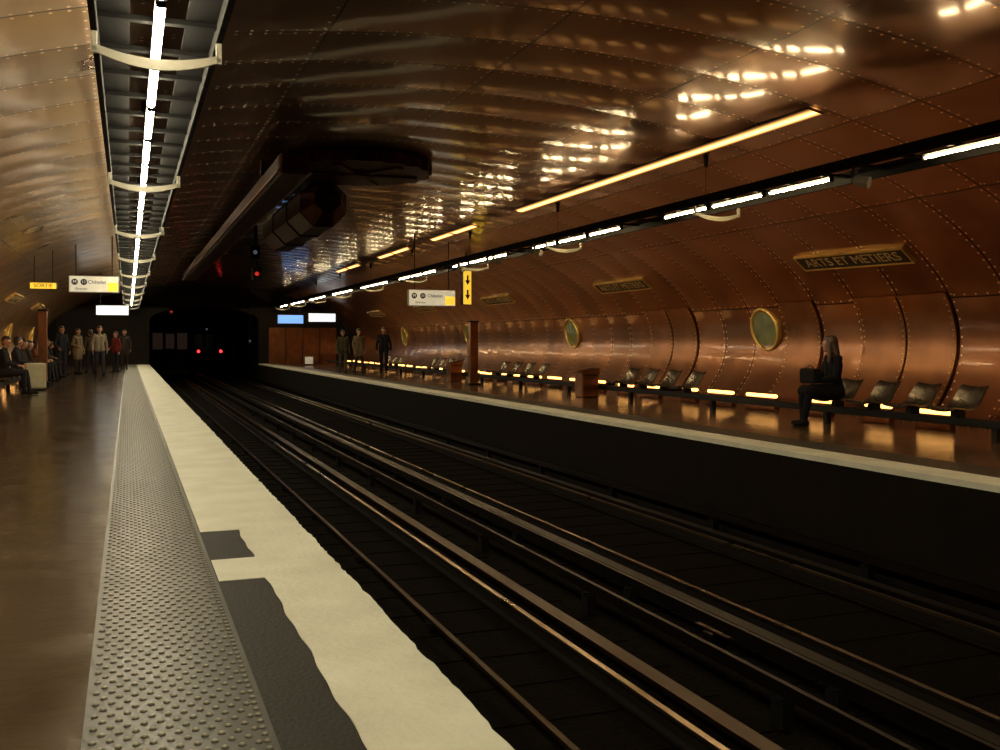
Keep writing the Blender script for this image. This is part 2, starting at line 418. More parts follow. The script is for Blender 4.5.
# ------------------------------------------------------------------ lighting trays
first = None; ft = {}
for cx, side, dz in ((0.17, 'l', 0.0), (7.8, 'r', 0.05)):
    ZL = 3.08+dz
    g = G()
    for s in (-1, 1):
        g.box(cx+s*0.36-0.02, cx+s*0.36+0.02, Y0+0.1, Y1-0.1, 3.06+dz, 3.18+dz)
        a, b = sorted((cx+s*0.16, cx+s*0.35)); g.box(a, b, Y0+0.1, Y1-0.1, 3.155+dz, 3.17+dz)
    y = Y0+0.4
    while y < Y1-0.2:
        g.box(cx-0.35, cx+0.35, y-0.03, y+0.03, 3.125+dz, 3.16+dz); y += 0.65
    tray = top(obj('lighting_tray', g, 'tray', bevel=0.004), 'long black steel ladder tray under the vault, carrying lamps', 'lighting tray')
    hr = None
    for k in range(12):
        y = 1.1+k*5.2-5.2+(0.3 if side == 'r' else 0)
        if y > Y1-1: break
        yy = y+0.3
        if yy > Y0+0.3:
            if hr is None:
                hr = obj('hanger_rod', G().cyl((0, 0, 3.15+dz), (0, 0, vz(cx)+0.01), 0.004, n=6), 'darkcop', parent=tray); c = hr
                fl = obj('rod_flange', G().cyl((0, 0, vz(cx)-0.18), (0, 0, vz(cx)), 0.025, 0.04, n=10), 'black', parent=tray); d = fl
            else:
                c = hr.copy(); COL.objects.link(c); c.parent = tray
                d = fl.copy(); COL.objects.link(d); d.parent = tray
            c.location = (cx, yy, 0); d.location = (cx, yy, 0)
        if first is None:
            g = G(); N = 20; A = []; B = []
            for i in range(N+1):
                u = -1+2*i/N
                A.append((u*0.38, 0, 0.09*u*u)); B.append((u*0.35, 0, 0.065+0.07*u*u*0.8))
            g.strip(A, B, (0, 0.03, 0))
            first = top(obj('crescent_bracket', g, 'greymet', smooth=True), 'pale curved crescent bracket slung under the lighting tray', 'bracket', 'crescent brackets under the lighting trays')
            for s in (-1, 1):
                obj('bracket_arm', G().box(s*0.36-0.018, s*0.36+0.018, 0, 0.03, 0.07, 0.24), 'greymet', parent=first, bevel=0.004)
            first.matrix_world = T((cx, y, 2.86+dz))
        else: clone(first, T((cx, y, 2.86+dz)))
    starts = [-4.7+1.3*k for k in range(45)] if side == 'l' else [9.4+1.32*k for k in range(-10, 35) if k % 4 != 3]
    for y in starts:
        if y > Y1-1.5: break
        if side not in ft:
            b = top(obj('fluorescent_lamp', G().box(-0.03, 0.03, 0.0, 1.22, 0.028, 0.05), 'black'), 'lit warm-white fluorescent tube lamp hung in the lighting tray', 'lamp', 'fluorescent lamps in the lighting trays')
            obj('tube', G().cyl((0, 0.03, 0), (0, 1.19, 0), 0.028 if side == 'l' else 0.014, n=8), 'tube' if side == 'l' else 'tube_warm', parent=b, smooth=True)
            for yy in (0.0, 1.2): obj('end_cap', G().box(-0.028, 0.028, yy, yy+0.025, -0.028, 0.03), 'tray', parent=b, bevel=0.004)
            b.matrix_world = T((cx, y, ZL)); ft[side] = b
        else: clone(ft[side], T((cx, y, ZL)))
cv = None  # added emissive strips stand in for the gold streak reflected in the vault
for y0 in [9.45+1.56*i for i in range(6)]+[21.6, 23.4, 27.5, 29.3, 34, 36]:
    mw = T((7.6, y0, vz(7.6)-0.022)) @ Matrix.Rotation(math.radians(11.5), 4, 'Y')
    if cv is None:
        cv = top(obj('gold_streak', G().box(-0.128, 0.128, 0, 1.558, 0.0, 0.012), 'darkcop', bevel=0.003), 'added glowing strip standing in for a gold reflection streak', 'lamp', 'gold light streak strips on the vault')
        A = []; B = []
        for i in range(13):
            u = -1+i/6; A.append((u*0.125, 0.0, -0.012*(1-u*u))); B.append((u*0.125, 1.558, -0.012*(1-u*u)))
        obj('streak_face', G().strip(A, B, (0, 0, 0.004)), 'streak', parent=cv, smooth=True)
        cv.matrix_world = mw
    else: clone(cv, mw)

# ------------------------------------------------------------------ portholes and name signs on the wall
def wallframe(z, y, off=0.0, right=True, roll=0.0):
    x = vx_right(z) if right else 2*CX-vx_right(z)
    p = math.asin((z-Z0)/B_)
    n = Vector((-B_*math.cos(p), 0, -A_*math.sin(p))).normalized()
    up = Vector((-A_*math.sin(p), 0, B_*math.cos(p))).normalized()
    if not right:
        n.x = -n.x; up.x = -up.x
    rt = Vector((0, -1 if right else 1, 0))
    return basis(Vector((x, y, z))+n*off, rt, up, n) @ Matrix.Rotation(roll, 4, 'Z')

def porthole():
    g = G().torus((0, 0, 0.05), 0.41, 0.038, 40, 10); g.ring(0.38, lambda i: 0.46, -0.02, 0.04, 40)
    o = top(obj('porthole', g, 'brass', smooth=True), 'round brass-rimmed porthole window set into the copper wall', 'porthole', 'portholes in the curved wall')
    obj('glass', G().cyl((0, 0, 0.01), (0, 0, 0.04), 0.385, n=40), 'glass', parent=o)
    bt = None
    for i in range(12):
        a = 2*pi*i/12
        if bt is None: bt = obj('bolt', G().ball((0, 0, 0), (0.012, 0.012, 0.012), 8, 4), 'brass', parent=o, smooth=True); c = bt
        else: c = bt.copy(); COL.objects.link(c); c.parent = o
        c.location = (0.45*math.cos(a), 0.45*math.sin(a), 0.04)
    return o
po = porthole(); po.matrix_world = wallframe(1.46, 16.2, 0.02)
for y in (25.2, 34.2, 43.2): clone(po, wallframe(1.46, y, 0.02))
for y in (12, 21, 30, 39, 48): clone(po, wallframe(1.46, y, 0.02, right=False))

def namesign():
    o = top(obj('station_sign', G().box(-1.22, 1.22, -0.155, 0.155, -0.04, 0.03), 'plate', bevel=0.004), 'long dark metal station name plate with gold lettering', 'sign', 'station name plates on the vault')
    f = G()
    f.box(-1.25, 1.25, 0.15, 0.178, -0.04, 0.042); f.box(-1.25, 1.25, -0.178, -0.15, -0.04, 0.042)
    f.box(-1.25, -1.22, -0.151, 0.151, -0.04, 0.042); f.box(1.22, 1.25, -0.151, 0.151, -0.04, 0.042)
    obj('frame', f, 'brass', parent=o, bevel=0.004)
    text('ARTS ET METIERS', 0.275, 'goldtext', o, T((0, -0.0, 0.032)), sx=1.02, ext=0.003)
    return o
ns = namesign(); ns.matrix_world = wallframe(2.58, 12.85, 0.03, roll=-0.03)
for y in (20.8, 29.2, 37.4, 45.6): clone(ns, wallframe(2.57, y, 0.03))
for y in (9.0, 17.0, 25.2, 33.4, 41.6): clone(ns, wallframe(2.57, y, 0.03, right=False))

MBAY = sim('bay_copper', (0.30, 0.14, 0.07), (0.17, 0.077, 0.038), rough=0.34, metal=1.0, scale=1.5)
def bay():
    g = G(); N = 16
    A = []; B = []
    for i in range(N+1):
        z = 0.15+i*(1.95-0.15)/N
        x = vx_right(z); A.append((x-0.045, 0.02, z)); B.append((x-0.045, 1.02, z))
    g.strip(A, B, (0.044, 0, 0))
    o = top(obj('copper_bay_panel', g, MBAY, smooth=True), 'raised copper cladding panel on the lower curved wall', 'wall panel', 'raised copper panels on the lower wall')
    for yy in (0.07, 0.97):
        r = G()
        for i in range(18):
            z = 0.25+i*0.095; r.ball((vx_right(z)-0.047, yy, z), 0.013, 6, 4)
        obj('rivet_row', r, 'brass', parent=o, kind='stuff')
    return o
bo = bay(); bo.location = (0, Y0+13*PY+0.0, 0)
for k in (14, 16, 17, 19, 23, 24): clone(bo, T((0, Y0+k*PY, 0)))

# ------------------------------------------------------------------ benches
XB = 9.62
def seat_chair():
    o = top(obj('platform_chair', G().box(-0.05, 0.10, -0.05, 0.05, -0.08, 0.0), 'black', bevel=0.005), 'low moulded dark metal station chair bolted to a bench beam', 'seat', 'station chairs along the wall')
    def shell(prof, w0, w1, n=8, th=0.02):
        V = []; F = []; m = len(prof)
        for dz, dx in ((0, 0), (-th, 0.012)):
            for k, (x, z) in enumerate(prof):
                w = w0+(w1-w0)*k/(m-1)
                for i in range(n+1):
                    t = -1+2*i/n
                    V.append((x-0.03*t*t+dx, w*t, z+0.025*t*t+dz))
        o = m*(n+1)
        for k in range(m-1):
            for i in range(n):
                a = k*(n+1)+i
                F.append((a, a+1, a+n+2, a+n+1)); F.append((o+a, o+a+n+1, o+a+n+2, o+a+1))
            a = k*(n+1); b = a+n+1
            F.append((a, b, o+b, o+a)); a += n; b += n; F.append((a, o+a, o+b, b))
        for i in range(n):
            F.append((i, o+i, o+i+1, i+1)); a = (m-1)*(n+1)+i; F.append((a, a+1, o+a+1, o+a))
        return G().add(V, F)
    obj('seat', shell([(-0.26, 0.02), (-0.23, 0.04), (-0.15, 0.035), (0.0, 0.015), (0.10, 0.025)], 0.21, 0.22), 'seatmet', parent=o, smooth=True)
    obj('backrest', shell([(0.10, 0.028), (0.15, 0.05), (0.20, 0.12), (0.26, 0.21), (0.30, 0.27), (0.34, 0.30)], 0.22, 0.20), 'seatmet', parent=o, smooth=True)
    return o
chair = seat_chair()
ZSEAT = 0.34
chair.matrix_world = T((XB, 9.3, ZSEAT))
for y in (10.05, 10.76, 11.5, 15.6, 16.42, 17.24, 18.06, 22.7, 23.6, 24.5, 25.4, 29.4, 30.3, 31.2, 32.1, 36.5, 37.4, 38.3):
    clone(chair, T((XB, y, ZSEAT)))
XBL = -2.75
RL = Matrix.Rotation(pi, 4, 'Z')
for y in (24.6, 25.5, 27.2, 28.6, 30.2, 32.6, 34.2, 36.4, 38.5): clone(chair, T((XBL, y, ZSEAT)) @ RL)
for x, y0, y1 in ((XB, 5, 50), (XBL, 8, 50)):
    s = 1 if x > 0 else -1
    o = top(obj('bench_beam', G().box(x-0.06, x+0.06, y0, y1, 0.17, 0.265), 'black', bevel=0.01), 'long dark beam carrying the row of station seats', 'bench beam')
    p = None
    for k in range(int((y1-y0)/3)):
        if p is None:
            xx = sorted((0.03*s, 1.2*s)); p = obj('wall_arm', G().box(xx[0], xx[1], -0.03, 0.03, 0.17, 0.23), 'black', parent=o); c = p
            q = obj('post', G().box(-0.04, 0.04, -0.04, 0.04, 0, 0.18), 'black', parent=o); e = q
        else:
            c = p.copy(); COL.objects.link(c); c.parent = o
            e = q.copy(); COL.objects.link(e); e.parent = o
        c.location = (x, y0+0.7+3*k, 0); e.location = (x, y0+0.7+3*k, 0)
for side, mt in (('r', 'low'), ('l', 'lowleft')):
    lo = top(obj('floor_lamp_trough', G().box(-0.05, 0.05, 0, 1.0, -0.25, -0.03), 'copper', bevel=0.005), 'low lamp trough glowing orange behind the bench beam', 'lamp', 'low lamps behind the benches')
    obj('tube', G().cyl((0, 0.02, 0.0), (0, 0.98, 0.0), 0.030 if side == 'r' else 0.022, n=8), mt, parent=lo, smooth=True)
    if side == 'r':
        lo.matrix_world = T((10.45, 6.3, 0.26))
        for k in range(1, 34): clone(lo, T((10.45, 6.3+1.28*k+random.uniform(-.15, .15), 0.26-random.choice((0, 0.01, 0.03)))) @ Matrix.Diagonal((1, random.uniform(.5, 1.1), 1, 1)))
    else:
        lo.matrix_world = T((-3.2, 10, 0.26))
        for k in range(1, 22): clone(lo, T((-3.2, 10+1.8*k, 0.26)))
def cbox():
    o = top(obj('copper_bin', G().box(-0.2, 0.2, -0.2, 0.2, 0, 0.5), 'copper', bevel=0.03), 'small copper-clad box with a sloped lid standing by the seats', 'bin', 'copper boxes beside the seats')
    l = G().strip([(-0.21, -0.21, 0.5), (0.21, -0.21, 0.5)], [(-0.21, -0.21, 0.54), (0.21, -0.21, 0.64)], (0, 0.42, 0))
    obj('lid', l, 'copper', parent=o, bevel=0.01); return o
cb = cbox(); cb.matrix_world = T((9.3, 19.1, 0)); clone(cb, T((9.3, 28.3, 0)))

# ------------------------------------------------------------------ columns and signs
def totem(x, y, h):
    o = top(obj('platform_column', G().box(-0.12, 0.12, -0.1, 0.1, 0, h), 'copper', bevel=0.015, mw=T((x, y, 0))), 'slim copper-brown column standing on the platform', 'column')
    obj('base_plate', G().box(-0.17, 0.17, -0.15, 0.15, 0, 0.05), 'black', parent=o, bevel=0.006)
    obj('cap', G().box(-0.14, 0.14, -0.12, 0.12, h, h+0.04), 'black', parent=o, bevel=0.006)
    return o
totem(9.0, 25.7, 1.75); totem(-2.3, 31.0, 2.1)
def yellow_sign(x, y, z, w, h, label, yaw=0):
    o = top(obj('exit_sign', G().box(-w/2, w/2, -0.05, 0.05, -h/2, h/2), 'black', bevel=0.008, mw=T((x, y, z)) @ Matrix.Rotation(yaw, 4, 'Z')), label, 'sign')
    obj('sign_face', G().box(-w/2+0.015, w/2-0.015, -0.062, -0.045, -h/2+0.015, h/2-0.015), 'signyellow', parent=o)
    R = basis((0, -0.064, 0), (1, 0, 0), (0, 0, 1), (0, -1, 0))
    return o, R
o, R = yellow_sign(8.72, 25.5, 2.70, 0.34, 0.95, 'narrow tall yellow exit sign hung over the platform', yaw=0.5)
for zz in (0.2, -0.2):
    obj('arrow', G().strip([(-0.03, -0.075, zz+0.14), (-0.03, -0.075, zz), (-0.10, -0.075, zz), (-0.002, -0.075, zz-0.12)], [(0.03, -0.075, zz+0.14), (0.03, -0.075, zz), (0.10, -0.075, zz), (0.002, -0.075, zz-0.12)], (0, 0.012, 0)), 'ink', parent=o)
obj('hanger_rod', G().cyl((0, 0, 0.4), (0, 0, vz(8.72)-2.70), 0.02, n=8), 'black', parent=o)
o, R = yellow_sign(-1.9, 25.8, 2.55, 0.6, 0.17, 'narrow yellow illuminated exit sign under the vault')
text('SORTIE', 0.13, 'ink', o, R)
for s in (-.2, .2): obj('hanger_rod', G().cyl((s, 0, 0.08), (s, 0, vz(-1.9+s)-2.55), 0.01, n=6), 'black', parent=o)

def dirsign(x, y, z, w, h, face, label, style):
    o = top(obj('direction_sign', G().box(-w/2, w/2, -0.06, 0.06, -h/2, h/2), 'greymet', bevel=0.01, mw=T((x, y, z))), label, 'sign')
    obj('sign_face', G().box(-w/2+0.02, w/2-0.02, -0.07, -0.055, -h/2+0.02, h/2-0.02), face, parent=o)
    for s in (-1, 1):
        xx = s*w*0.36; obj('hanger_rod', G().cyl((xx, 0, h/2-0.02), (xx, 0, vz(x+xx)-z), 0.012, n=6), 'black', parent=o)
    R = basis((0, -0.073, 0), (1, 0, 0), (0, 0, 1), (0, -1, 0))
    if style == 'line':
        for cxx in (-w*0.38, -w*0.20): obj('pictogram', G().cyl((cxx, -0.078, h*0.12), (cxx, -0.068, h*0.12), 0.075, n=20), 'ink', parent=o)
        text('M', 0.11, 'signwhite', o, R @ T((-w*0.38, h*0.12, 0.007)))
        text('11', 0.1, 'signwhite', o, R @ T((-w*0.20, h*0.12, 0.007)))
        text('Châtelet', 0.12, 'ink', o, R @ T((w*0.06, h*0.12, 0)))
        text('Direction', 0.07, 'ink', o, R @ T((-w*0.25, -h*0.28, 0)))
        obj('yellow_panel', G().box(w*0.27, w/2-0.03, -0.078, -0.06, -h/2+0.04, h*0.1), 'signyellow', parent=o)
    return o
dirsign(7.49, 24.7, 2.36, 1.3, 0.44, 'signwhite', 'white line direction sign with round pictograms and a yellow panel', 'line')
dirsign(-0.78, 26.0, 2.62, 1.15, 0.42, 'signwhite', 'white line direction sign hung over the near platform', 'line')
dirsign(-0.52, 37.5, 2.33, 1.1, 0.36, 'signlit', 'bluish-white illuminated hanging sign', 'plain')
dirsign(9.3, 50, 2.45, 1.4, 0.45, 'signlit', 'white illuminated hanging sign', 'plain')
dirsign(7.7, 50, 2.35, 1.3, 0.45, 'signblue', 'blue illuminated hanging sign', 'plain')

# ------------------------------------------------------------------ ceiling machinery
def gear(R, teeth, th, hub, solid=False):
    n = teeth*8
    def ro(i): return R if (i % 8) in (0, 1, 2, 3) else R*0.95
    g = G().ring(hub if solid else R*0.78, ro, 0, th, n)
    g.ring(0.001, lambda i: hub, -th*0.4, th*1.2, 32)
    for k in range(6):
        a = 2*pi*k/6; ca, sa = math.cos(a), math.sin(a); w = R*0.06
        p = [(hub*0.8*ca-w*sa, hub*0.8*sa+w*ca), (R*0.82*ca-w*sa, R*0.82*sa+w*ca)]
        q = [(hub*0.8*ca+w*sa, hub*0.8*sa-w*ca), (R*0.82*ca+w*sa, R*0.82*sa-w*ca)]
        z0 = -th*0.2 if solid else th*0.2
        g.strip([(*p[0], z0), (*p[1], z0)], [(*q[0], z0), (*q[1], z0)], (0, 0, th*0.6))
    return g
o = top(obj('ceiling_gear', gear(1.3, 20, 0.18, 0.3, True), 'machine'), 'large dark copper cogwheel mounted under the vault crown', 'gear', 'cogwheels of the ceiling machine')
o.matrix_world = T((3.65, 16.5, 4.08))
obj('axle', G().cyl((0, 0, 0), (0, 0, vz(3.65)-4.08), 0.12, n=12), 'machine', parent=o)
g = G().cyl((0, 0.0, 0), (0, 5.2, 0), 0.46, n=8).cyl((0, -0.35, 0.05), (0, 0.0, 0), 0.26, 0.46, n=8).cyl((0, 1.5, 0), (0, 1.6, 0), 0.49, n=8).cyl((0, 3.4, 0), (0, 3.5, 0), 0.49, n=8)
o = top(obj('copper_housing', g, 'machine', mw=T((3.35, 17.9, 3.74)) @ Matrix.Rotation(pi/8, 4, 'Y')), 'bulky faceted dark copper housing slung below the vault', 'housing')
g = G().box(-0.22, 0.22, 0, 27, 0, 0.3)
o = top(obj('ceiling_duct', g, 'machine', bevel=0.04, mw=T((2.3, 14.5, 3.68))), 'long dark copper duct running under the vault', 'duct')
for s in (-0.23, 0.23): obj('lit_edge', G().box(s-0.025, s+0.025, 0, 27, 0.02, 0.05), 'copper', parent=o)  # brighter copper strips added to make the duct's edges look warm-lit
for yy in (2, 12, 22): obj('strap', G().box(-0.24, 0.24, yy, yy+0.08, 0.28, 0.60), 'machine', parent=o)
def signal(x, y, z, mat, label, hang=True):
    o = top(obj('signal_light', G().box(-0.11, 0.11, -0.08, 0.08, -0.16, 0.16), 'tray', bevel=0.01, mw=T((x, y, z))), label, 'signal')
    obj('lens', G().cyl((0, -0.1, 0.0), (0, -0.07, 0.0), 0.05, n=14), mat, parent=o)
    if hang: obj('hanger_rod', G().cyl((0, 0, 0.1), (0, 0, vz(x)-z), 0.02, n=8), 'tray', parent=o)
    return o
signal(2.95, 24.5, 2.87, 'reddim', 'small black signal box with a red lamp hung under the vault')
signal(2.85, 24.0, 3.35, 'coldlight', 'small black signal box with a pale blue lamp')
signal(2.15, Y1-0.6, 2.8, 'reddim', 'black signal box with a red lamp above the tunnel mouth')
signal(6.2, Y1-0.6, 1.25, 'coldlight', 'black signal box with a white lamp beside the tunnel mouth')
sp0 = None
for y in (8.6, 17.6, 19.9, 22.3):
    if sp0 is None:
        sp0 = top(obj('spotlight', G().cyl((0, 0, 0), (0.08, -0.14, -0.04), 0.05, 0.065, n=16), 'greymet', smooth=True), 'small pale spotlight clamped under the lighting tray', 'spotlight', 'spotlights under the tray')
        obj('clamp', G().box(-0.02, 0.02, -0.02, 0.02, 0, 0.18), 'black', parent=sp0)
        sp0.matrix_world = T((7.44, y, 2.97))
    else: clone(sp0, T((7.44, y, 2.97)))
o = top(obj('equipment_cabinet', G().box(-0.3, 0.3, -0.2, 0.2, 0, 0.55), 'copper', bevel=0.01, mw=T((8.6, 50, 0))), 'low copper equipment cabinet with a white louvred panel', 'cabinet')
lv = G()
for i in range(6): lv.box(-0.2, 0.2, -0.23, -0.2, 0.1+i*0.06, 0.14+i*0.06)
obj('louvre_panel', lv, 'signwhite', parent=o)

# ------------------------------------------------------------------ trains
W = 1.2
N = 8
prof = [(-W, -0.75), (-W, 1.6)]+[(-W+0.45-0.45*math.cos(pi/2*i/N), 1.6+0.75*math.sin(pi/2*i/N)) for i in range(1, N+1)]
prof = prof+[(-x, z) for x, z in reversed(prof)]
def train(x, y, L, label, lights, glass):
    g = G()
    V = [(x, 0, z) for x, z in prof]+[(x, L, z) for x, z in prof]; n = len(prof)
    g.add(V, [tuple(range(n)), tuple(range(2*n-1, n-1, -1))]+[(i, (i+1) % n, n+(i+1) % n, n+i) for i in range(n)])
    tr = top(obj('train', g, 'trainpaint', mw=T((x, y, 0))), label, 'train')
    for s in (-1, 1): obj('windscreen', G().box(s*0.71-0.29, s*0.71+0.29, -0.04, 0.02, 0.75, 1.75), glass, parent=tr)
    d = obj('door', G().box(-0.35, 0.35, -0.05, 0.02, -0.5, 1.85), 'trainpaint', parent=tr, bevel=0.02)
    obj('window', G().box(-0.25, 0.25, -0.07, -0.04, 0.8, 1.7), glass, parent=d)
    for s in (-1, 1): obj('tail_light', G().cyl((s*0.75, -0.06, 0.55), (s*0.75, 0, 0.55), 0.1, n=14), 'red' if lights else 'black', parent=tr)
    if lights: obj('headlight', G().cyl((-0.2, -0.06, 2.1), (-0.2, 0, 2.1), 0.07, n=14), 'coldlight', parent=tr)
    obj('bumper', G().box(-1.1, 1.1, -0.2, 0, -0.75, -0.5), 'black', parent=tr, bevel=0.02)
    wh = G()
    for s in (-1, 1):
        for yy in (2, 4, 10, 12): wh.cyl((s*0.95-0.1, yy, -0.6), (s*0.95+0.1, yy, -0.6), 0.36, n=20)
    obj('wheel_set', wh, 'black', parent=tr, kind='stuff')
train(5.34, 71, 14, 'dark metro train standing in the tunnel with red tail lights', True, 'winglass')
train(2.4, 63, 14, 'dark metro train with faint reddish windows in the tunnel', False, 'windim')

# ------------------------------------------------------------------ people
def capsule_mesh(name, segs, mats, voxel, parent=None):
    g = G()
    for p, q, r1, r2, tag in segs:
        p = Vector(p); q = Vector(q)
        if (q-p).length > 1e-4: g.cyl(p, q, r1, r2, n=14)
        g.ball(p, r1*0.999, 14, 10); g.ball(q, r2*0.999, 14, 10)
    me = bpy.data.meshes.new('tmp'); me.from_pydata(g.v, [], g.f)
    import bmesh
    bm = bmesh.new(); bm.from_mesh(me); bmesh.ops.recalc_face_normals(bm, faces=bm.faces); bm.to_mesh(me); bm.free()
    t = bpy.data.objects.new('tmp', me); COL.objects.link(t)
    r = t.modifiers.new('r', 'REMESH'); r.mode = 'VOXEL'; r.voxel_size = voxel
    s = t.modifiers.new('s', 'SMOOTH'); s.iterations = 3; s.factor = 0.5
    bpy.context.view_layer.update()
    nm = bpy.data.meshes.new_from_object(t.evaluated_get(bpy.context.evaluated_depsgraph_get()))
    bpy.data.objects.remove(t)
    nm.name = name; nm.materials.clear()
    tags = sorted(set(s[4] for s in segs))
    for tg in tags: nm.materials.append(mats[tg])
    c = np.empty(len(nm.polygons)*3); nm.polygons.foreach_get('center', c); c = c.reshape(-1, 3)
    D = []
    for p, q, r1, r2, tag in segs:
        p = np.array(p, float); q = np.array(q, float); d = q-p; L = max(d@d, 1e-9)
        u = np.clip(((c-p)@d)/L, 0, 1)
        D.append(np.linalg.norm(c-(p+u[:, None]*d), axis=1)-(r1+(r2-r1)*u))
    idx = np.argmin(np.array(D), axis=0)
    tm = np.array([tags.index(s[4]) for s in segs])[idx]
    nm.polygons.foreach_set('material_index', tm.astype(np.int32))
    nm.polygons.foreach_set('use_smooth', np.ones(len(nm.polygons), dtype=bool))
    o = bpy.data.objects.new(name, nm); COL.objects.link(o)
    if parent: o.parent = parent
    return o

def hand_segs(w, d, pn, sgn):
    w, d, pn = Vector(w), Vector(d).normalized(), Vector(pn)
    pn = (pn-d*pn.dot(d)).normalized(); l = d.cross(pn)*sgn
    S_ = []
    for k, L in enumerate((0.068, 0.078, 0.073, 0.055)):
        off = (k-1.5)*0.021
        b = w+d*0.085+l*off
        S_.append((w+l*off*0.6, b, 0.015, 0.012, 'skin'))
        m = b+(d*0.92+pn*0.3)*L*0.55; e = m+(d*0.55+pn*0.8)*L*0.5
        S_.append((b, m, 0.0095, 0.009, 'skin')); S_.append((m, e, 0.009, 0.0075, 'skin'))
    b = w+d*0.03-l*0.028; m = b+(d*0.6-l*0.6+pn*0.3).normalized()*0.04; e = m+(d*0.85-l*0.15+pn*0.4).normalized()*0.03
    S_ += [(b, m, 0.013, 0.0105, 'skin'), (m, e, 0.0105, 0.009, 'skin')]
    return S_

SKIN = sim('skin', (0.34, 0.18, 0.11), (0.30, 0.15, 0.09), rough=0.55, scale=20)
LIPS = sim('lips', (0.25, 0.07, 0.05))
def cloth(c): return sim('cloth', c, tuple(x*0.7 for x in c), rough=0.9, scale=30, bump=0.2, bscale=80, spec=0.15)
def person(x, y, yaw, label, pose='stand', H=1.72, coat=(0.02, 0.02, 0.02), legs=(0.02, 0.02, 0.03), hair=(0.03, 0.018, 0.01), longhair=False, coatlen=0.0, turn=0.0, stride=0.0, voxel=0.012, zoff=0.0, seat=0.42, shoe=(0.012, 0.01, 0.01), slim=1.0, armbend=0.0):
    k = H/1.75
    P = {}
    if pose == 'stand':
        hz = 0.92
        P['hip'] = [(0, s*0.095, hz) for s in (1, -1)]
        P['knee'] = [(0.03+stride*0.55, 0.10, 0.49), (0.03-stride*0.35, -0.10, 0.49)]
        P['ank'] = [(stride, 0.10, 0.085), (-stride, -0.10, 0.085+abs(stride)*0.12)]
        sh = Vector((0.0, 0, 1.43)); nk = 0.0
        P['elb'] = [(-0.03-stride*0.3, 0.25, 1.14), (-0.03+stride*0.3, -0.25, 1.14)]
        P['wri'] = [(0.06-stride*0.5, 0.26, 0.90), (0.06+stride*0.5+armbend*0.18, -0.26+armbend*0.1, 0.90+armbend*0.2)]
        hd = [(0.15, 0.0, -1.0), (0.15+armbend, 0.0, -1.0+armbend)]
    else:
        hz = seat+0.11
        P['hip'] = [(0, s*0.10, hz) for s in (1, -1)]
        P['knee'] = [(0.44, 0.10, hz+0.02), (0.43, -0.11, hz+0.01)]
        P['ank'] = [(0.52, 0.09, 0.085), (0.44, -0.09, 0.085)]
        sh = Vector((0.0, 0, hz+0.49)); nk = 0.05
        P['elb'] = [(0.08, 0.23*slim, hz+0.22), (0.08, -0.23*slim, hz+0.22)]
        P['wri'] = [(0.28, 0.10, hz+0.17), (0.28, -0.10, hz+0.17)]
        hd = [(0.8, -0.35, -0.1), (0.8, 0.35, -0.1)]
    segs = []; coats = []
    for i, s in enumerate((1, -1)):
        h, kn, an = Vector(P['hip'][i]), Vector(P['knee'][i]), Vector(P['ank'][i])
        segs += [(h, kn, 0.088, 0.06, 'leg'), (kn, kn+(an-kn)*0.35, 0.058, 0.06, 'leg'), (kn+(an-kn)*0.35, an, 0.058, 0.042, 'leg')]
        toe = an+Vector((0.15, 0.01*s, -0.045)); heel = an+Vector((-0.035, 0, -0.04))
        segs += [(heel, toe, 0.042, 0.033, 'shoe'), (an, an+Vector((0.02, 0, -0.03)), 0.046, 0.045, 'shoe')]
        shp = sh+Vector((0, s*0.160*slim, 0))
        el, wr = Vector(P['elb'][i]), Vector(P['wri'][i])
        segs += [(shp, el, 0.052, 0.043, 'torso'), (el, wr, 0.042, 0.028, 'torso')]
        segs += hand_segs(wr, hd[i], (0, -s, 0) if pose == 'stand' else (0, 0, -1), s)
        hip2 = Vector((h.x, s*0.075, h.z+0.03)); sh2 = Vector((sh.x, s*0.085*slim, sh.z-0.09))
        wa = Vector(((h.x+sh.x)/2+0.01, s*0.055, (h.z+sh.z)/2-0.02))
        segs += [(hip2, wa, 0.10, 0.085, 'torso'), (wa, sh2, 0.085, 0.092, 'torso')]
        coats += [(shp, el, 0.062*slim, 0.052, 'coat'), (el, wr-(wr-el)*0.06, 0.052, 0.042, 'coat')]
        coats += [(hip2+Vector((0, 0, -0.02)), wa, 0.122, 0.102*slim, 'coat'), (wa, sh2, 0.102*slim, 0.108*slim, 'coat')]
        coats += [(sh2, shp, 0.08, 0.058, 'coat')]
        if coatlen > 0:
            e = h+(kn-h)*coatlen
            coats += [(h, e, 0.12, 0.095, 'coat')]
            coats += [(Vector((h.x, 0, h.z)), Vector((e.x, 0, e.z)), 0.12, 0.09, 'coat')]
    neck = sh+Vector((nk*0.5, 0, 0.06)); hc = sh+Vector((nk+0.02, 0, 0.195))
    coats += [(sh+Vector((0, 0, -0.03)), neck+Vector((0, 0, -0.01)), 0.08, 0.06, 'coat')]
    segs += [(sh+Vector((0, 0, -0.1)), neck, 0.085, 0.055, 'torso'), (neck, hc-Vector((0.01, 0, 0.06)), 0.052, 0.05, 'skin')]
    def hp(a, b, c):
        ct, st = math.cos(turn), math.sin(turn)
        return hc+Vector((a*ct-b*st, a*st+b*ct, c))
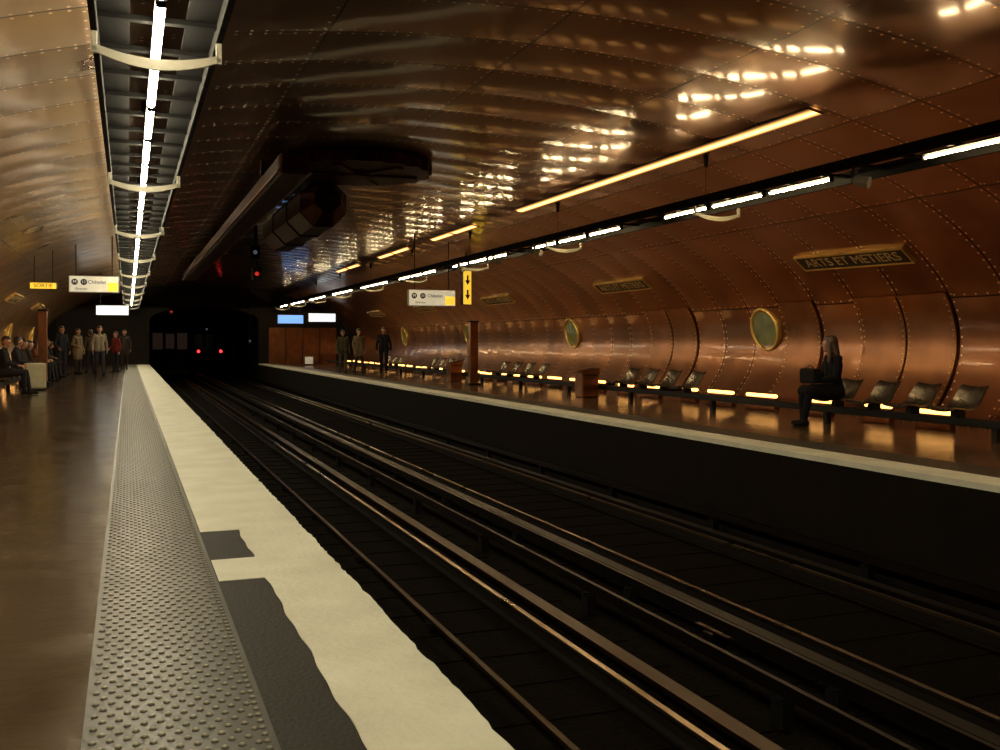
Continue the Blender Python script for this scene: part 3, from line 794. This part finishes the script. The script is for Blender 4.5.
    segs += [(hp(-0.012, 0, 0.03), hp(-0.02, 0, 0.03), 0.089, 0.088, 'skin'), (hp(0.02, 0, 0.02), hp(0.035, 0, -0.06), 0.072, 0.047, 'skin'),
             (hp(0.035, 0, -0.065), hp(0.05, 0, -0.085), 0.04, 0.026, 'skin'),
             (hp(0.09, 0, 0.015), hp(0.108, 0, -0.022), 0.010, 0.013, 'skin'),
             (hp(-0.005, 0.088, 0.01), hp(-0.01, 0.092, -0.02), 0.014, 0.010, 'skin'), (hp(-0.005, -0.088, 0.01), hp(-0.01, -0.092, -0.02), 0.014, 0.010, 'skin'),
             (hp(0.075, -0.03, 0.035), hp(0.075, 0.03, 0.035), 0.018, 0.018, 'skin')]
    mats = {'skin': SKIN, 'torso': cloth(coat), 'leg': cloth(legs), 'shoe': cloth(shoe), 'coat': cloth(coat), 'hair': sim('hair', hair, tuple(v*0.5 for v in hair), rough=0.5, scale=40, bump=0.4, bscale=60)}
    body = capsule_mesh('person', segs, mats, voxel)
    top(body, label, 'person')
    capsule_mesh('coat', coats, mats, voxel*1.2, body)
    hs = [(hp(-0.035, 0, 0.055), hp(-0.03, 0, 0.05), 0.095, 0.095, 'hair'), (hp(-0.05, 0, 0.03), hp(-0.055, 0, -0.03), 0.085, 0.07, 'hair'), (hp(0.02, 0, 0.085), hp(-0.03, 0, 0.09), 0.06, 0.06, 'hair')]
    if longhair:
        for s in (-1, 1):
            hs += [(hp(-0.01, s*0.06, 0.04), hp(-0.03, s*0.07, -0.10), 0.042, 0.04, 'hair'), (hp(-0.03, s*0.07, -0.10), hp(-0.02, s*0.09, -0.24), 0.04, 0.025, 'hair')]
        hs += [(hp(-0.06, 0, 0.0), hp(-0.10, 0, -0.14), 0.075, 0.06, 'hair'), (hp(-0.10, 0, -0.14), hp(-0.12, 0, -0.28), 0.06, 0.03, 'hair')]
    capsule_mesh('hair', hs, mats, voxel, body)
    for s in (-1, 1):
        obj('eye', G().ball(hp(0.084, s*0.031, 0.018), 0.011, 8, 6), 'ink', parent=body, smooth=True)
    obj('mouth', G().ball(hp(0.083, 0, -0.052), (0.008, 0.02, 0.006), 8, 6), LIPS, parent=body, smooth=True)
    body.matrix_world = T((x, y, zoff)) @ Matrix.Rotation(yaw, 4, 'Z') @ Matrix.Scale(k, 4)
    return body

wm = person(9.50, 11.42, pi-0.15, 'person in a long black coat seated, holding a dark bag', pose='sit', H=1.72, coat=(0.006, 0.0055, 0.006), legs=(0.006, 0.006, 0.007), hair=(0.07, 0.032, 0.015), longhair=True, coatlen=0.95, turn=-0.75, voxel=0.0085, seat=0.38, slim=0.88)
g = G().box(-0.17, 0.17, -0.06, 0.06, -0.11, 0.10)
o = top(obj('handbag', g, cloth((0.008, 0.007, 0.006)), bevel=0.03, mw=T((9.12, 11.46, 0.72)) @ Matrix.Rotation(pi/2, 4, 'Z')), 'soft dark handbag held on a seated lap', 'bag')
hdl = G()
for i in range(8):
    a, b = pi*i/8, pi*(i+1)/8
    hdl.cyl((0.08*math.cos(a), 0, 0.095+0.05*math.sin(a)), (0.08*math.cos(b), 0, 0.095+0.05*math.sin(b)), 0.009, n=6)
obj('handle', hdl, 'black', parent=o)

person(7.72, 37.2, -pi/2, 'person standing in an olive-brown jacket and pale trousers', H=1.66, coat=(0.06, 0.05, 0.025), legs=(0.08, 0.065, 0.045), stride=0.06)
person(8.2, 36.6, -pi/2+0.3, 'person walking in a light tan coat', H=1.68, coat=(0.16, 0.12, 0.07), legs=(0.04, 0.03, 0.02), stride=0.16, coatlen=0.4)
person(8.88, 35.4, -pi/2-0.3, 'person in a black jacket and dark trousers walking', H=1.74, coat=(0.010, 0.010, 0.012), legs=(0.012, 0.012, 0.015), stride=0.12)
person(-1.75, 39.5, -pi/2+0.9, 'person standing in a long pale beige coat', H=1.70, coat=(0.16, 0.12, 0.07), legs=(0.03, 0.03, 0.03), coatlen=0.7, armbend=0.7)
person(-0.95, 37.6, -pi/2+0.2, 'person walking in a pale jacket and dark trousers', H=1.76, coat=(0.22, 0.18, 0.13), legs=(0.03, 0.03, 0.04), stride=0.2)
person(-0.45, 41.5, -pi/2-0.8, 'person standing in a dark red jacket', H=1.60, coat=(0.14, 0.02, 0.015), legs=(0.02, 0.02, 0.03), armbend=0.6)
person(-0.15, 45.0, -pi/2, 'person standing in a dark coat further along the platform', H=1.72, coat=(0.03, 0.025, 0.02), legs=(0.02, 0.02, 0.02), coatlen=0.5)
person(-1.35, 40.6, pi/2+0.4, 'person seen from behind in a dark brown jacket', H=1.66, coat=(0.04, 0.025, 0.015), legs=(0.02, 0.02, 0.025), stride=0.1)
person(-2.15, 37.0, -pi/2+0.6, 'person standing in a black jacket beside the seats', H=1.74, coat=(0.015, 0.015, 0.018), legs=(0.02, 0.02, 0.03), armbend=0.5)
cols = [(24.6, (0.015, 0.013, 0.012)), (27.2, (0.02, 0.02, 0.03)), (28.6, (0.03, 0.02, 0.015)), (30.2, (0.03, 0.03, 0.02)), (32.6, (0.10, 0.03, 0.02)), (34.2, (0.02, 0.02, 0.022)), (36.4, (0.06, 0.05, 0.04)), (38.5, (0.02, 0.02, 0.02))]
nmn = ['black', 'dark navy', 'dark brown', 'dark olive', 'dull red', 'charcoal', 'grey-brown', 'black']
for (y, c), nn in zip(cols, nmn):
    person(XBL+0.12, y, random.uniform(-0.3, 0.3), 'person in a %s coat seated on a station chair' % nn, pose='sit', H=random.uniform(1.62, 1.8), coat=c, legs=(0.02, 0.018, 0.02), turn=random.uniform(-0.8, 0.4), seat=0.38, coatlen=0.4, longhair=random.random() < 0.4)
o = top(obj('suitcase', G().box(-0.24, 0.24, -0.14, 0.14, 0.05, 0.68), sim('suitcase_cream', (0.44, 0.41, 0.26), (0.36, 0.33, 0.2), rough=0.5), bevel=0.04, mw=T((-2.15, 26.6, 0)) @ Matrix.Rotation(0.3, 4, 'Z')), 'upright cream wheeled suitcase standing by the seats', 'suitcase')
for sx in (-0.1, 0.1): obj('handle_bar', G().cyl((sx, 0.1, 0.66), (sx, 0.1, 0.85), 0.01), 'black', parent=o)
obj('handle', G().cyl((-0.11, 0.1, 0.85), (0.11, 0.1, 0.85), 0.014), 'black', parent=o)
for sx in (-1, 1):
    for sy in (-1, 1): obj('wheel', G().cyl((sx*0.18-0.012, sy*0.1, 0.03), (sx*0.18+0.012, sy*0.1, 0.03), 0.03), 'black', parent=o)

# ------------------------------------------------------------------ world, camera
w = bpy.data.worlds.new('World'); S.world = w; w.use_nodes = True
w.node_tree.nodes['Background'].inputs[0].default_value = (0.01, 0.006, 0.003, 1)
w.node_tree.nodes['Background'].inputs[1].default_value = 0.3
cd = bpy.data.cameras.new('Camera'); cam = bpy.data.objects.new('Camera', cd); COL.objects.link(cam)
cd.lens = 35.1; cd.sensor_width = 36; cd.clip_start = 0.05; cd.clip_end = 300
cd.shift_y = -0.033
cam.location = (0, 0, 1.2); cam.rotation_euler = (pi/2, 0, -math.atan(372/975))
S.camera = cam
